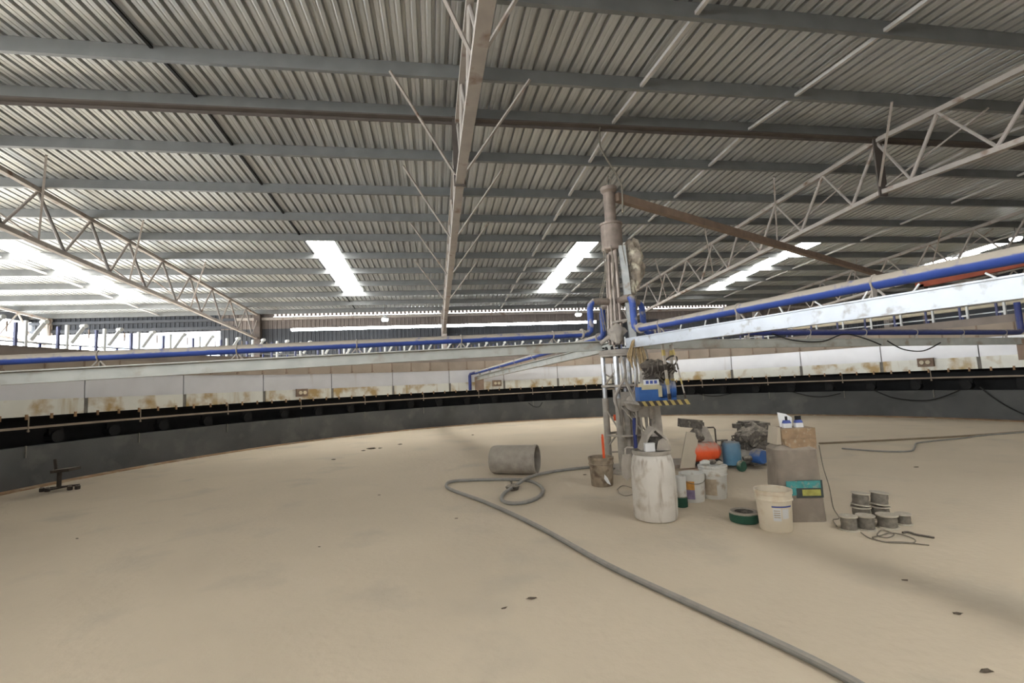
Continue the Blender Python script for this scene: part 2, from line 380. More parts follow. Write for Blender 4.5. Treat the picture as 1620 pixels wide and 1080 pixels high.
# ---- walls
wall_far = struct('wall_far', MB().box((-5.0, YF+.12, 2.15), (.1, .04, .1)), M['wallsheet_dark'], label='brown grey corrugated far wall with a bright open slot')
me_w = sheet_mesh('wall_sheet', .03); me_w.materials.append(M['wallsheet'])
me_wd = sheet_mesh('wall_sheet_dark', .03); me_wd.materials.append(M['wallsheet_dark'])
me_wt = sheet_mesh('eave_glow_sheet', .03); me_wt.materials.append(M['eave_glow'])
def wall_piece(name, me, x, z0, z1, y):
    o = bpy.data.objects.new(name, me); COL.objects.link(o); o.parent = wall_far
    o.location = (x, y, z0); o.rotation_euler = (PI/2, 0, 0); o.scale = (1, z1-z0, 1)
EAVE = roofz(YF)+PH
tm = MB()
for k in range(NP): tm.box((k*PITCHR+.03, 0, .085), (.085, .012, .19))
tm = tm.mesh('eave_filler', False); tm.materials.append(M['wallsheet'])
def teeth(x):
    o = bpy.data.objects.new('eave_filler', tm); COL.objects.link(o); o.parent = wall_far; o.location = (x, YF-.06, 5.17)
for i in range(nsheet):
    x = X0+i*SW
    if x < -10: wall_piece('wall_sheet_dark', me_wd, x, 4.55, 5.38, YF); continue  # backlit shade above the opening put into the dark sheet colour
    wall_piece('wall_sheet', me_w, x, 4.59, 5.16, YF)
    if x > -8 and x < 16: wall_piece('eave_glow_sheet', me_wt, x, 5.17, 5.34, YF); teeth(x)
    else: wall_piece('wall_sheet', me_w, x, 5.16, 5.36, YF)
    lo_top = 4.46 if (-7.3 < x < .2 or .9 < x < 8.4) else 4.595
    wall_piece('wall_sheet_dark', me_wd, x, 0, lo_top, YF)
for z, X_a, X_b in ((5.06, -9, X1), (5.06, X0, -9), (4.7, X0, -9)):
    obj('girt', MB().box(((X_a+X_b)/2, YF-.08, z), (X_b-X_a, .12, .12)), M['truss'] if X_a > -12 else M['wallsheet_dark'], wall_far, smooth=False)  # left girts coloured dark for the same backlit shade
obj('gutter_board', MB().box(((X0+X1)/2, YF+.12, EAVE-.06), (X1-X0, .12, .16)), M['wallsheet_dark'], wall_far, smooth=False)
obj('plinth', MB().box(((X0-10)/2, YF, .5), (-10-X0, .2, 1.0)), M['concrete'], wall_far, smooth=False)
struct('wall_near', MB().box(((X0-2)/2, YN-.05, .6), (-2-X0, .15, 1.2)).box(((X0-2)/2, YN-.05, 5.2), (-2-X0, .15, .4)).box(((X1-2)/2, YN-.05, 2.7), (X1+2, .15, 5.4)), M['wallsheet_dark'], label='wall behind the camera, closed at right to hold back daylight')  # unseen wall, right part closed to cut daylight from that side
struct('wall_left', MB().box((X0-.05, YR, .6), (.15, YF-YN, 1.2)).box((X0-.05, YR, 5.7), (.15, YF-YN, 1.1)), M['wallsheet_dark'], label='open left end wall of the shed')  # unseen end wall, moved in so its opening brightens the left
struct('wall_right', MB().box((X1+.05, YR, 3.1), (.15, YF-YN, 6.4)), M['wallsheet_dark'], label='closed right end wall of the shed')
nb = thing('neighbouring_building', 'pale blue building seen outside through the left opening', 'building', (-14.5, 31, -.2))
obj('wall', MB().box((0, 2, 2.8), (9.5, 4, 5.6)), M['neighbour'], nb, smooth=False)
obj('roof', MB().prism([(-2.3, 0), (2.3, 0), (0, .9)], (-4.9, 2, 5.6), (4.9, 2, 5.6), (0, 1, 0), (0, 0, 1)), M['wallsheet'], nb, smooth=False)

# ================================================================== THE RING
CX, CY, RR = 3.22, 7.43, 11.13
RC = (CX, CY, 0)
wr = struct('wall_ring', MB().arc(RR, RR+.22, 0, .75, 0, 360, 128), M['concrete'], label='dark concrete ring wall round the floor', smooth=True); wr.location = RC
tr = struct('trim_1', MB().arc(RR-.30, RR-.001, 0, .014, 0, 360, 128), M['rust'], label='rusty kerb at the foot of the ring wall', smooth=True); tr.location = RC
ring = thing('circular_dryer', 'circular dryer with white panels and cream skirt ringing the floor', 'dryer', RC)
PA = 11.25; A0 = 160.0
def rot_copy(name, me, ang, parent=ring):
    o = bpy.data.objects.new(name, me); COL.objects.link(o); o.parent = parent; o.rotation_euler = (0, 0, math.radians(ang)); return o
m_pan = MB().arc(RR+.02, RR+.05, 1.62, 2.12, .06, PA-.06, 5).mesh('upper_panel'); m_pan.materials.append(M['panel'])
m_skt = MB().arc(RR-.03, RR, 1.31, 1.625, .22, PA-.22, 5).mesh('skirt_plate'); m_skt.materials.append(M['skirt'])
m_seam = MB().arc(RR-.015, RR+.02, 1.31, 1.62, -.22, .22, 1).mesh('joint_strip', False); m_seam.materials.append(M['seamdark'])
m_brd = MB().arc(RR+.06, RR+.09, 2.125, 2.44, .07, PA/3-.07, 3).mesh('lining_board'); m_brd.materials.append(M['board'])
m_stud = MB().cyl((RR+.05, 0, 2.16), (RR+.02, 0, 2.16), .035, n=8).box((RR+.058, 0, 2.29), (.03, .03, .3)).mesh('board_stud', False); m_stud.materials.append(M['brownbeam'])
m_brk = MB().box((RR-.045, 0, 1.17), (.014, .016, .3)).cyl((RR-.03, 0, 1.04), (RR-.055, 0, 1.04), .02, n=8).mesh('rail_hanger', False)
m_tab = MB().box((RR-.012, 0, .66), (.024, .018, .22)).mesh('wall_tab', False); m_tab.materials.append(M['seamdark']); m_brk.materials.append(M['rail'])
m_whl = MB().cyl((RR+.12, 0, .88), (RR+.32, 0, .88), .12, n=14).box((RR+.2, 0, .98), (.06, .26, .12)).mesh('roller', True); m_whl.materials.append(M['black'])
m_clip = MB().box((RR-.045, 0, 1.30), (.03, .035, .10)).mesh('skirt_clip', False); m_clip.materials.append(M['rust'])
for k in range(32):
    a = A0 + k*PA
    rot_copy('upper_panel', m_pan, a); rot_copy('skirt_plate', m_skt, a); rot_copy('joint_strip', m_seam, a); rot_copy('rail_hanger', m_brk, a+5.4); rot_copy('wall_tab', m_tab, a+5.4)
    for j in range(3):
        rot_copy('lining_board', m_brd, a+j*PA/3); rot_copy('board_stud', m_stud, a+j*PA/3)
    for j in range(2): rot_copy('roller', m_whl, a+2+j*PA/2)
    for j in range(5): rot_copy('skirt_clip', m_clip, a+1.1+j*PA/5)
obj('rail', MB().arc(RR-.04, RR+.10, 1.08, 1.12, 0, 360, 128), M['rail'], ring)
obj('upper_ledge', MB().arc(RR+.0, RR+.09, 2.105, 2.128, 0, 360, 128), M['rail'], ring)
obj('inner_lining', MB().arc(RR+.7, RR+.74, .0, 1.6, 0, 360, 96), M['black'], ring)  # coloured black for the shade inside the enclosed gap
obj('soffit', MB().arc(RR+.1, RR+.72, 1.32, 1.36, 0, 360, 96), M['black'], ring)  # black as well, for the shade of the gap
obj('parapet', MB().arc(RR+.1, RR+.16, 2.44, 2.62, 0, 360, 128).arc(RR+.08, RR+.17, 2.62, 2.64, 0, 360, 128), M['parapet'], ring)
obj('deck', MB().arc(RR+.16, RR+2.1, 2.40, 2.44, 0, 360, 96), M['parapet'], ring)
obj('outer_casing', MB().arc(RR+2.06, RR+2.1, 0, 2.42, 0, 360, 96), M['parapet'], ring)
# lever brackets on the left half, posts and handrail on the right half
RB = RR+.34
m_post = MB().box((RB-.01, .0, 2.80), (.06, .045, .74)).box((RB, .08, 2.74), (.03, .14, .03)).mesh('lever_bracket', False); m_post.materials.append(M['white_lever'])
m_lev = MB().bar((RB, -.10, 2.80), (RB-.04, -.31, 3.17), .06, .06).cyl((RB-.09, -.315, 3.18), (RB+.04, -.315, 3.18), .045, n=12).mesh('lever', True); m_lev.materials.append(M['white_lever'])
m_chain = MB().box((RB-.02, -.43, 3.02), (.02, .02, .20)).mesh('lever_hook', False); m_chain.materials.append(M['brownbeam'])
m_bp = MB().box((RB, .16, 2.77), (.05, .045, .70)).mesh('side_post', False); m_bp.materials.append(M['postblue'])
for k in range(34):
    a = 179.5 - k*3.75
    if a < 62: break
    p = rot_copy('lever_bracket', m_post, a); l = rot_copy('lever', m_lev, 0, p); rot_copy('lever_hook', m_chain, 0, p); rot_copy('side_post', m_bp, 0, p)
for k in range(30):
    a = 60.0 - k*3.75
    p = rot_copy('post_bracket', m_post, a); rot_copy('side_post', m_bp, 0, p)
for k in range(64):
    a = 181 - k*3.75
    q = MB().box((RB+.25, 0, 2.6), (.035, .035, .34)); rot_copy('guard_post', q.mesh('guard_post', False) if k == 0 else gp_me, a)
    if k == 0: gp_me = bpy.data.meshes['guard_post']; gp_me.materials.append(M['darkblue'])
obj('guard_rail', MB().arc(RB+.24, RB+.27, 2.76, 2.79, -60, 182, 96).arc(RB+.24, RB+.27, 2.6, 2.62, -60, 182, 96), M['galv'], ring)
obj('header_pipe', MB().tube([((RB+.5)*math.cos(math.radians(a)), (RB+.5)*math.sin(math.radians(a)), 2.98) for a in range(-30, 66, 3)], .05, 10), M['cream'], ring)
# junction boxes on the skirt
for (x, y) in ((477, 621), (786, 606), (1465, 573)):
    d = ray(x, y); A = d.x*d.x+d.y*d.y; B = -2*(d.x*CX+d.y*CY); Cc = CX*CX+CY*CY-(RR-.05)**2
    t_ = (-B+math.sqrt(B*B-4*A*Cc))/(2*A); P = EYE+d*t_; an = math.atan2(P.y-CY, P.x-CX)
    jb = MB().box((RR-.07, 0, P.z), (.08, .36, .24)).mesh('junction_box', False); jb.materials.append(M['brownbeam'])
    j = rot_copy('junction_box', jb, math.degrees(an))
    for s in (-1, 1):
        kn = MB().cyl((RR-.11, s*.07, P.z), (RR-.15, s*.07, P.z), .055, n=12).mesh('knob'); kn.materials.append(M['cream']); rot_copy('knob', kn, 0, j)

# looping black cables along the ring wall
def ringpt(x, y, R):
    d = ray(x, y); A = d.x*d.x+d.y*d.y; B = -2*(d.x*CX+d.y*CY); Cc = CX*CX+CY*CY-R*R
    return EYE+d*((-B+math.sqrt(B*B-4*A*Cc))/(2*A))
for pts, lab in (([(1102, 622), (1120, 626), (1138, 626), (1158, 622)], 'short black cable sagging on the ring wall nearest the hanging platform'),
                 ([(1255, 620), (1280, 626), (1305, 627), (1330, 622)], 'black cable loop on the ring wall above the grey bin'),
                 ([(1383, 617), (1410, 628), (1445, 633), (1480, 631), (1518, 617)], 'widest black cable loop hanging on the right ring wall'),
                 ([(1550, 612), (1575, 631), (1600, 646), (1640, 664)], 'black cable running down the ring wall at the right edge'),
                 ([(836, 637), (845, 643), (853, 643), (858, 636)], 'tiny black cable loop on the far ring wall left of the mast')):
    P = [ringpt(x, y, RR-.045) for x, y in pts]
    tag(obj('wall_cable', MB().tube(smooth_path(P, 5), .016, 6), M['cable']), lab, 'cable', 'cables on the ring wall')

# ================================================================== MAST AND ARMS
MX, MY = 3.09, 7.48
mast = thing('central_mast', 'tall dusty mast of clustered pipes with four long arms at the floor centre', 'mast', (MX, MY, 0), YAW*-1)
# local x = camera right, y = away
def V(x, y, z): return Vector((x, y, z))
obj('base_plate', MB().lathe([(.48, 0), (.48, .02), (.46, .025)], 24), M['dustgrey'], mast)
for (x, y, r) in ((-.29, .0, .038), (-.12, -.22, .046), (.02, -.14, .042), (.13, -.05, .036), (.28, .12, .036)):
    obj('post', MB().cyl((x, y, .02), (x, y, 1.88), r, n=14), M['dustgrey'] if r > .2 else M['chrome'], mast)
    obj('post_foot', MB().lathe([(r+.05, .025), (r+.05, .045), (r+.01, .05), (r+.01, .10)], 12, (x, y, 0)), M['dustgrey'], mast)
    obj('post_sleeve', MB().cyl((x, y, .05), (x, y, 1.18), r+.014, n=14), M['dustgrey'], mast)
obj('water_pipe', MB().cyl((.09, -.30, .06), (.09, -.30, .86), .03, n=10), M['darkblue'], mast)
obj('pump_body', MB().blob((.12, -.30, .16), (.10, .08, .13), 3, .2), M['dustdark'], mast)
for a, b in (((-.29, -.03, 1.0), (-.12, -.26, .62)), ((-.29, -.03, .40), (-.12, -.26, .70)), ((-.10, -.28, 1.05), (.34, -.34, .48)), ((.20, -.05, 1.0), (.08, -.22, .5)), ((.10, -.2, .95), (.30, -.2, .62)),
             ((-.29, -.03, .3), (.13, -.05, .3)), ((-.29, 0, 1.6), (.13, -.03, 1.3)), ((-.12, -.24, 1.65), (-.29, -.02, 1.4))):
    obj('brace', MB().cyl(a, b, .014, n=6), M['dustgrey'], mast)
obj('collar_plate', MB().lathe([(.33, 1.36), (.34, 1.365), (.34, 1.395), (.33, 1.40)], 24), M['dustgrey'], mast)
obj('gearbox', MB().box((.08, -.12, 1.17), (.34, .3, .22)).lathe([(.13, 0), (.14, .02), (.14, .1), (.09, .12)], 16, (.10, -.27, 1.10), (0, -1, 0)).box((-.12, -.15, 1.22), (.10, .2, .2)), M['dustgrey'], mast)
tt = obj('turntable', MB().lathe([(.28, 1.86), (.33, 1.865), (.33, 1.90), (.345, 1.905), (.345, 1.955), (.30, 1.96), (.30, 1.975), (.12, 1.978)], 32), M['dustgrey'], mast)
for k in range(14):
    a = 2*PI*k/14; obj('bolt', MB().cyl((.27*math.cos(a), .27*math.sin(a), 1.95), (.27*math.cos(a), .27*math.sin(a), 2.03), .022, n=6), M['black'], tt)
obj('centre_pipe', MB().cyl((0, 0, 2.07), (0, 0, 3.74), .075, n=16), M['duct'], mast)
obj('front_channel', MB().prism([(-.055, -.035), (.055, -.035), (.055, .035), (.045, .035), (.045, -.022), (-.045, -.022), (-.045, .035), (-.055, .035)], (.19, -.22, 2.02), (.12, -.16, 3.72), (1, 0, 0), (0, 1, 0)), M['galv'], mast, smooth=False)
for (x, y, r, z1) in ((-.12, -.08, .03, 3.6), (-.07, -.15, .024, 3.45), (-.16, -.02, .018, 3.5), (.02, -.12, .035, 3.7), (.20, -.06, .022, 3.5), (.24, -.1, .014, 3.3)):
    obj('riser', MB().cyl((x, y, 2.06), (x*.8, y*.8, z1), r, n=10), M['duct'], mast)
obj('valve_cluster', MB().blob((-.06, -.16, 2.24), (.13, .10, .17), 5, .5).cyl((-.18, -.12, 2.2), (-.34, -.14, 2.08), .035, n=8).cyl((-.14, -.2, 2.42), (.12, -.2, 2.46), .02, n=8), M['dustgrey'], mast)
obj('rotary_joint', MB().lathe([(.10, 3.66), (.17, 3.68), (.185, 3.70), (.185, 3.74), (.18, 3.76), (.18, 4.12), (.195, 4.125), (.195, 4.16), (.10, 4.17)], 28), M['duct'], mast)
obj('top_pipe', MB().lathe([(.10, 4.16), (.10, 4.70), (.14, 4.74), (.145, 4.80), (.09, 4.80), (.085, 4.6)], 20), M['duct'], mast)
obj('lifting_hook', MB().tube(smooth_path([(.0, 0, 4.74), (-.02, 0, 4.92), (.02, 0, 5.02), (.05, 0, 4.95), (.03, 0, 4.88)], 5), .012, 6), M['wire'], mast)
obj('wrapped_bundle', MB().blob((.33, -.02, 3.58), (.16, .13, .26), 11, .7, 16, 12).blob((.36, -.05, 3.28), (.13, .10, .26), 12, .7, 14, 10).blob((.27, -.05, 3.05), (.08, .07, .16), 13, .5), M['wrap'], mast)
for k, (x, y) in enumerate(((-.22, -.1), (-.24, -.02), (.17, -.2), (.27, -.1), (-.10, -.2))):
    q = smooth_path([(x, y, 2.3), (x*1.2, y, 2.8), (x*.8+.03, y, 3.3), (x*.7, y, 3.72)], 5)
    obj('mast_cable', MB().tube(q, .009, 6), M['wire'], mast)
obj('hanging_rag', MB().blob((.33, -.32, 1.52), (.085, .07, .40), 21, .4, 12, 12).blob((.36, -.30, 1.15), (.07, .06, .32), 22, .35, 10, 8), M['dustgrey'], mast)
obj('duct_leg', MB().box((.46, -.2, .66), (.20, .16, .98), None, .72), M['dustgrey'], mast, smooth=False)
for k, (x0, y0, x1, y1, z1) in enumerate(((.22, -.26, .30, -.30, .55), (.26, -.22, .20, -.30, .35), (.30, -.28, .40, -.26, .75), (.16, -.24, .12, -.34, .60), (.34, -.24, .30, -.22, .25), (-.05, -.30, -.16, -.30, .75))):
    q = smooth_path([(x0, y0, 1.86), (x0+.04, y0-.03, 1.55), (x1-.03, y1, 1.2), (x1, y1-.02, (1.2+z1)/2), (x1+.02*(k % 3-1), y1, z1)], 5)
    obj('dusty_hose', MB().tube(q, .014+.004*(k % 3), 7), M['dustgrey'], mast)
obj('control_box', MB().box((.24, -.30, .98), (.16, .10, .22)), M['dustgrey'], mast, smooth=False)
obj('lower_collar', MB().lathe([(.30, .56), (.31, .565), (.31, .59), (.30, .595)], 20, cap=False).lathe([(.29, .595), (.29, .56)], 20, cap=False), M['dustgrey'], mast)
obj('orange_strap', MB().blob((.20, -.34, 1.28), (.035, .03, .11), 31, .2, 8, 6), M['orange'], mast)
obj('red_tag', MB().box((-.16, -.08, .86), (.06, .01, .10)), M['orange'], mast)

ARM0 = 8.0
ZH = 1.98                                          # underside of the arm beams at the mast
arm_lab = {188: 'grey channel arm with blue pipe reaching left from the mast', 98: 'short looking arm running straight away from the mast to the far ring', 8: 'arm with dark blue pipe reaching to the right side of the ring', 278: 'bright white arm with big blue pipe coming toward the camera at right'}
DROPS = {8: .012, 98: .028, 188: .028, 278: .0186}
for deg in (8, 98, 188, 278):
    DROP = DROPS[deg]
    def P(r, y, z): return Vector((r, y, ZH+z-DROP*(r-.3)))
    H, W = .16, .085; r1 = RR-.30
    prof = [(-.02, 0), (W, 0), (W, .014), (.012, .014), (.012, H-.014), (W, H-.014), (W, H), (-.02, H), (-.02, H-.014), (0, H-.014), (0, .014), (-.02, .014)]   # web on the right hand side of the arm
    A = obj('radial_arm', MB().prism(prof, P(.30, -.05, 0), P(r1, -.05, 0), (0, 1, 0), (0, 0, 1)), M['beam'] if deg == 278 else M['armgrey'], mast, None, (0, 0, math.radians(deg)+YAW), False)
    A['label'] = arm_lab[deg]
    pz = H+.13
    obj('pipe', MB().tube([P(.62+(r1-.7)*k/20, .0, pz) for k in range(21)], .059, 14), M['bluepipe'] if deg not in (8, 188) else M['darkblue'] if deg == 8 else M['bluepipe'], A)
    for k in range(7):
        r = 1.2+1.5*k
        c = obj('pipe_bracket', MB().bar(P(r, -.03, H), P(r, -.03, pz-.04), .05, .012).bar(P(r-.07, .0, H), P(r-.01, 0, pz-.06), .016, .016).bar(P(r+.07, 0, H), P(r+.01, 0, pz-.06), .016, .016), M['dustgrey'], A, smooth=False)
        obj('pipe_clamp', MB().tube([P(r, .064*math.cos(t*PI/6), pz+.064*math.sin(t*PI/6)) for t in range(12)], .009, 6, True), M['dustgrey'], A)
    # elbow from the manifold down to the pipe
    e = [V(.05, 0, 2.80), V(.34, 0, 2.80), V(.44, 0, 2.785), V(.485, 0, 2.74), V(.50, 0, 2.66)]
    obj('manifold_branch', MB().tube(e[:3], .06, 12), M['duct'], A)
    zt_ = P(.6, 0, pz).z
    obj('elbow_pipe', MB().tube(e[2:]+[V(.505, 0, zt_+.13), V(.52, 0, zt_+.04), V(.57, 0, zt_), V(.66, 0, zt_)], .052, 12), M['blueelbow'], A)
    obj('elbow_flange', MB().lathe([(.075, 0), (.085, .005), (.085, .03), (.075, .035)], 14, P(.66, 0, pz), (1, 0, 0)), M['dustgrey'], A)
    pe = P(r1-.08, 0, pz)
    if deg == 8:
        obj('end_riser', MB().tube([pe, pe+V(.06, 0, .02), pe+V(.10, 0, .08), pe+V(.10, 0, .72)], .062, 12), M['darkblue'], A)
    else:
        obj('end_drop', MB().tube([pe, pe+V(.06, .05, -.0), pe+V(.10, .2, -.03), pe+V(.10, .23, -.10), pe+V(.10, .23, -.66)], .058, 12), M['darkblue'], A)
    obj('end_carriage', MB().box(P(r1-.06, -.12, -.12), (.12, .34, .50)).box(P(r1-.13, -.12, -.2), (.03, .22, .16)), M['brownbeam'], A, smooth=False)
    if deg == 8:
        q = smooth_path([P(3.2, -.1, .25), P(3.7, -.12, .12), P(4.4, -.12, .10), P(5.0, -.1, .24), P(5.5, -.12, .16), P(6.0, -.1, .02)], 6)
        obj('arm_cable', MB().tube(q, .013, 6), M['cable'], A)
        q = smooth_path([P(6.2, -.1, .10), P(6.6, -.12, -.08), P(7.2, -.12, -.12), P(7.8, -.1, .05)], 6)
        obj('arm_cable', MB().tube(q, .013, 6), M['cable'], A)
    if deg == 278:
        rq = random.Random(5)
        for k in range(16):
            r = 1.6+.42*k+rq.uniform(-.1, .1); d = rq.uniform(-.08, .08)
            obj('cable_tie', MB().bar(P(r, .0, H), P(r+d, .0, H+.05+rq.uniform(0, .05)), .012, .012), M['white_lever'], A, smooth=False)

# wire from the ridge to the mast top
wp = [Vector((3.2, YR+.03, 6.17)), Vector((3.14, 7.85, 6.0)), Vector((3.13, 7.80, 5.7)), Vector((3.20, 7.65, 5.35)), Vector((3.26, 7.5, 5.05)), Vector((3.285, 7.36, 4.75)), Vector((3.25, 7.33, 4.3))]
tag(obj('hanging_wire', MB().tube(smooth_path(wp, 6), .016, 6), M['wire']), 'thin dark wire dropping from the ridge to the mast top', 'wire')
# brown beam from the mast top to the right-hand trusses
a = AT(975, 318, (CX, CY, 4.6)); a.z = 4.62
bq = G(1432, 446, 4.40)
tag(obj('service_beam', MB().bar(a, bq, .11, .14), M['brownbeam'], smooth=False), 'long brown beam running from the mast top away to the right', 'beam')

# rope hank hung on the mast
hk = AT(1004, 541, (CX, CY-.45, 2.2))
rb = MB()
for k in range(30):
    dx = rnd.uniform(-.12, .12); dy = rnd.uniform(-.06, .03); L_ = rnd.uniform(.24, .46)
    rb.tube(smooth_path([hk+Vector((dx*.3, dy-.03, .05)), hk+Vector((dx*.9, dy-.05, -.08)), hk+Vector((dx*1.4, dy-.05, -L_*.7)), hk+Vector((dx*1.3+.02, dy-.04, -L_))], 4), .007, 5)
tag(obj('rope_hank', rb, M['rope']), 'tan hank of rope hanging on the mast by the white arm', 'rope')

# ================================================================== HANGING PLATFORM
pc = AT(1050, 637, (CX+.30, CY-1.2, 1.1))
plat = thing('hanging_platform', 'small platform with yellow and black striped edge hung from the white arm', 'platform', pc, -YAW)
s_ = PXM(pc)
W_ = 78/s_; D_ = .55
obj('deck', MB().box((0, D_/2, .0), (W_, D_, .03)), M['dustgrey'], plat, smooth=False)
ns = 14
for k in range(ns):
    x = -W_/2+W_*(k+.5)/ns; hw = W_/ns/2
    q = MB().prism([(x-hw+.02, -.035), (x+hw+.02, -.035), (x+hw-.02, .035), (x-hw-.02, .035)], (0, -.01, 0), (0, -.025, 0), (1, 0, 0), (0, 0, 1))
    obj('edge_stripe', q, M['yellow'] if k % 2 else M['iron'], plat, smooth=False)
zarm = 1.985
for x, xt, y in ((.09, .06, -.0), (W_/2-.02, .20, .02), (W_/2-.06, .26, .45)):
    topz = zarm-pc.z-.02
    h_ = obj('hanger', MB().bar((x, y, 0), (xt, y*.5+.05, topz), .042, .018), M['dustgrey'], plat, smooth=False)
    for k in range(4):
        t0 = (k*.25+.05); t1 = t0+.10
        p0 = Vector((x, y, 0)).lerp(Vector((xt, y*.5+.05, topz)), t0); p1 = Vector((x, y, 0)).lerp(Vector((xt, y*.5+.05, topz)), t1)
        obj('hazard_band', MB().bar(p0, p1, .053, .023), M['yellow'] if k % 2 else M['iron'], h_, smooth=False)
obj('mast_bracket', MB().bar((-W_/2+.02, .30, 0), (-W_/2-.02, .75, .0), .05, .04).bar((-W_/2+.03, .3, 0), (-W_/2+.0, .75, .35), .03, .03), M['dustgrey'], plat, smooth=False)
mo = thing('motor_pump', 'blue electric motor with cream pump on the striped hanging platform', 'motor', pc+Vector((0, .0, .015)), -YAW)
obj('motor_body', MB().lathe([(.02, -.2), (.12, -.19), (.13, -.16), (.13, .12), (.12, .15), (.05, .16)], 20, (.10, .22, .16), (1, -.25, 0)), M['bluemotor'], mo)
for k in range(6): obj('cooling_fin', MB().lathe([(.128, 0), (.142, .003), (.142, .011), (.128, .014)], 20, Vector((.10, .22, .16))+Vector((1, -.25, 0)).normalized()*(-.14+.045*k), (1, -.25, 0)), M['bluemotor'], mo)
obj('motor_foot', MB().box((.10, .22, .025), (.26, .2, .05)), M['bluemotor'], mo, smooth=False)
obj('pump_casing', MB().box((-.17, .18, .12), (.30, .22, .20)).cyl((-.02, .2, .16), (-.05, .2, .16), .10, n=16), M['bluemotor'], mo)
obj('pump_cover', MB().box((-.15, .16, .225), (.26, .20, .09)).box((-.02, .12, .15), (.05, .14, .16)), M['pumpcream'], mo, smooth=False)
np_ = obj('name_plate', MB().box((-.14, .055, .285), (.22, .015, .075)), M['plate_white'], mo, smooth=False)
for k, x in enumerate((-.20, -.14, -.08)): obj('print_block', MB().box((x, .045, .285), (.04, .004, .045)), M['bluelabel'], np_, smooth=False)
ch = MB(); q_ = random.Random(9)
for k in range(26):
    c = Vector((q_.uniform(-.16, .2), q_.uniform(.14, .4), q_.uniform(.34, .58))); r = q_.uniform(.05, .13); ax = Vector((q_.uniform(-1, 1), q_.uniform(-1, 1), q_.uniform(-.6, .6))).normalized()
    u_ = ax.orthogonal().normalized(); v_ = ax.cross(u_)
    ch.tube([c+u_*(r*math.cos(t))+v_*(r*.7*math.sin(t)) for t in [j*.5 for j in range(12)]], .014, 5)
ch.blob((.0, .27, .45), (.21, .13, .17), 77, .6, 14, 10)
h = tag(obj('cable_heap', ch, M['iron'], None, pc, (0, 0, -YAW)), 'tangled heap of black cables behind the blue motor', 'cables')

# ================================================================== FLOOR THINGS
# white drum
P = G(1038, 819); s = PXM(P)
dr = thing('plastic_drum', 'large white drum smeared with plaster standing before the mast', 'drum', P)
obj('body', MB().lathe([(.20, 0), (.218, .012), (.228, .05), (.231, .18), (.231, .40), (.226, .54), (.215, .62), (.198, .665), (.186, .68)], 36, wob=.012), M['drum'], dr)
obj('rim', MB().lathe([(.186, .675), (.202, .68), (.204, .715), (.19, .72), (.172, .715), (.165, .68), (.155, .60)], 36, wob=.01, cap=False), M['dustgrey'], dr)
obj('shut_lid', MB().lathe([(.001, .685), (.163, .685), (.163, .70), (.001, .705)], 28), M['dustgrey'], dr)
# things on the drum
T = P+Vector((0, 0, .722))
hd = thing('bent_metal_cover', 'bent dusty metal cover with a dark gap lying on the white drum', 'cover', T, -YAW)
obj('sloped_plate', MB().prism([(-.12, 0), (-.05, .16), (.02, .24), (.035, .235), (.16, .12), (.19, .0), (.17, .0), (.145, .10), (.03, .21), (-.035, .145), (-.10, 0)], (0, -.10, 0), (0, .12, 0), (1, 0, 0), (0, 0, 1)), M['dustgrey'], hd, smooth=False)
obj('gap_shade_block', MB().box((.06, .05, .06), (.16, .12, .12)), M['dustdark'], hd, smooth=False)  # dark block stands in for the shaded hole under the cover
obj('flap', MB().prism([(.02, .0), (.16, .0), (.15, .09), (.10, .13), (.05, .10)], (0, -.11, 0), (0, -.125, 0), (1, 0, 0), (0, 0, 1)), M['dustgrey'], hd, smooth=False)
obj('small_knob', MB().lathe([(.03, 0), (.035, .02), (.02, .045)], 10, (.17, -.02, .0)), M['dustdark'], hd)
sb = tag(obj('white_box', MB().box((0, 0, .04), (.10, .06, .08)).box((0, -.001, .082), (.104, .064, .006)), M['plate_white'], None, AT(1028, 714, T+Vector((-.02, -.13, 0))), (0, 0, -YAW), False), 'little white box in front of the metal cover on the drum', 'box')
sb.location.z = T.z
# paddle hanging on the drum
pd = thing('mixing_paddle', 'grey plaster caked paddle leaning on the left of the white drum', 'paddle', P+CR*(-.275)+CF*(.02), -YAW)
obj('blade', MB().prism([(-.05, .44), (.0, .40), (.05, .45), (.065, .58), (.045, .68), (-.04, .68), (-.06, .56)], (0, -.015, 0), (0, .015, 0), (1, 0, 0), (0, 0, 1)), M['dustgrey'], pd, smooth=False)
obj('shaft', MB().tube([(0, 0, .66), (.0, 0, .735), (.02, .01, .75), (.09, .01, .74)], .012, 8), M['dustgrey'], pd)

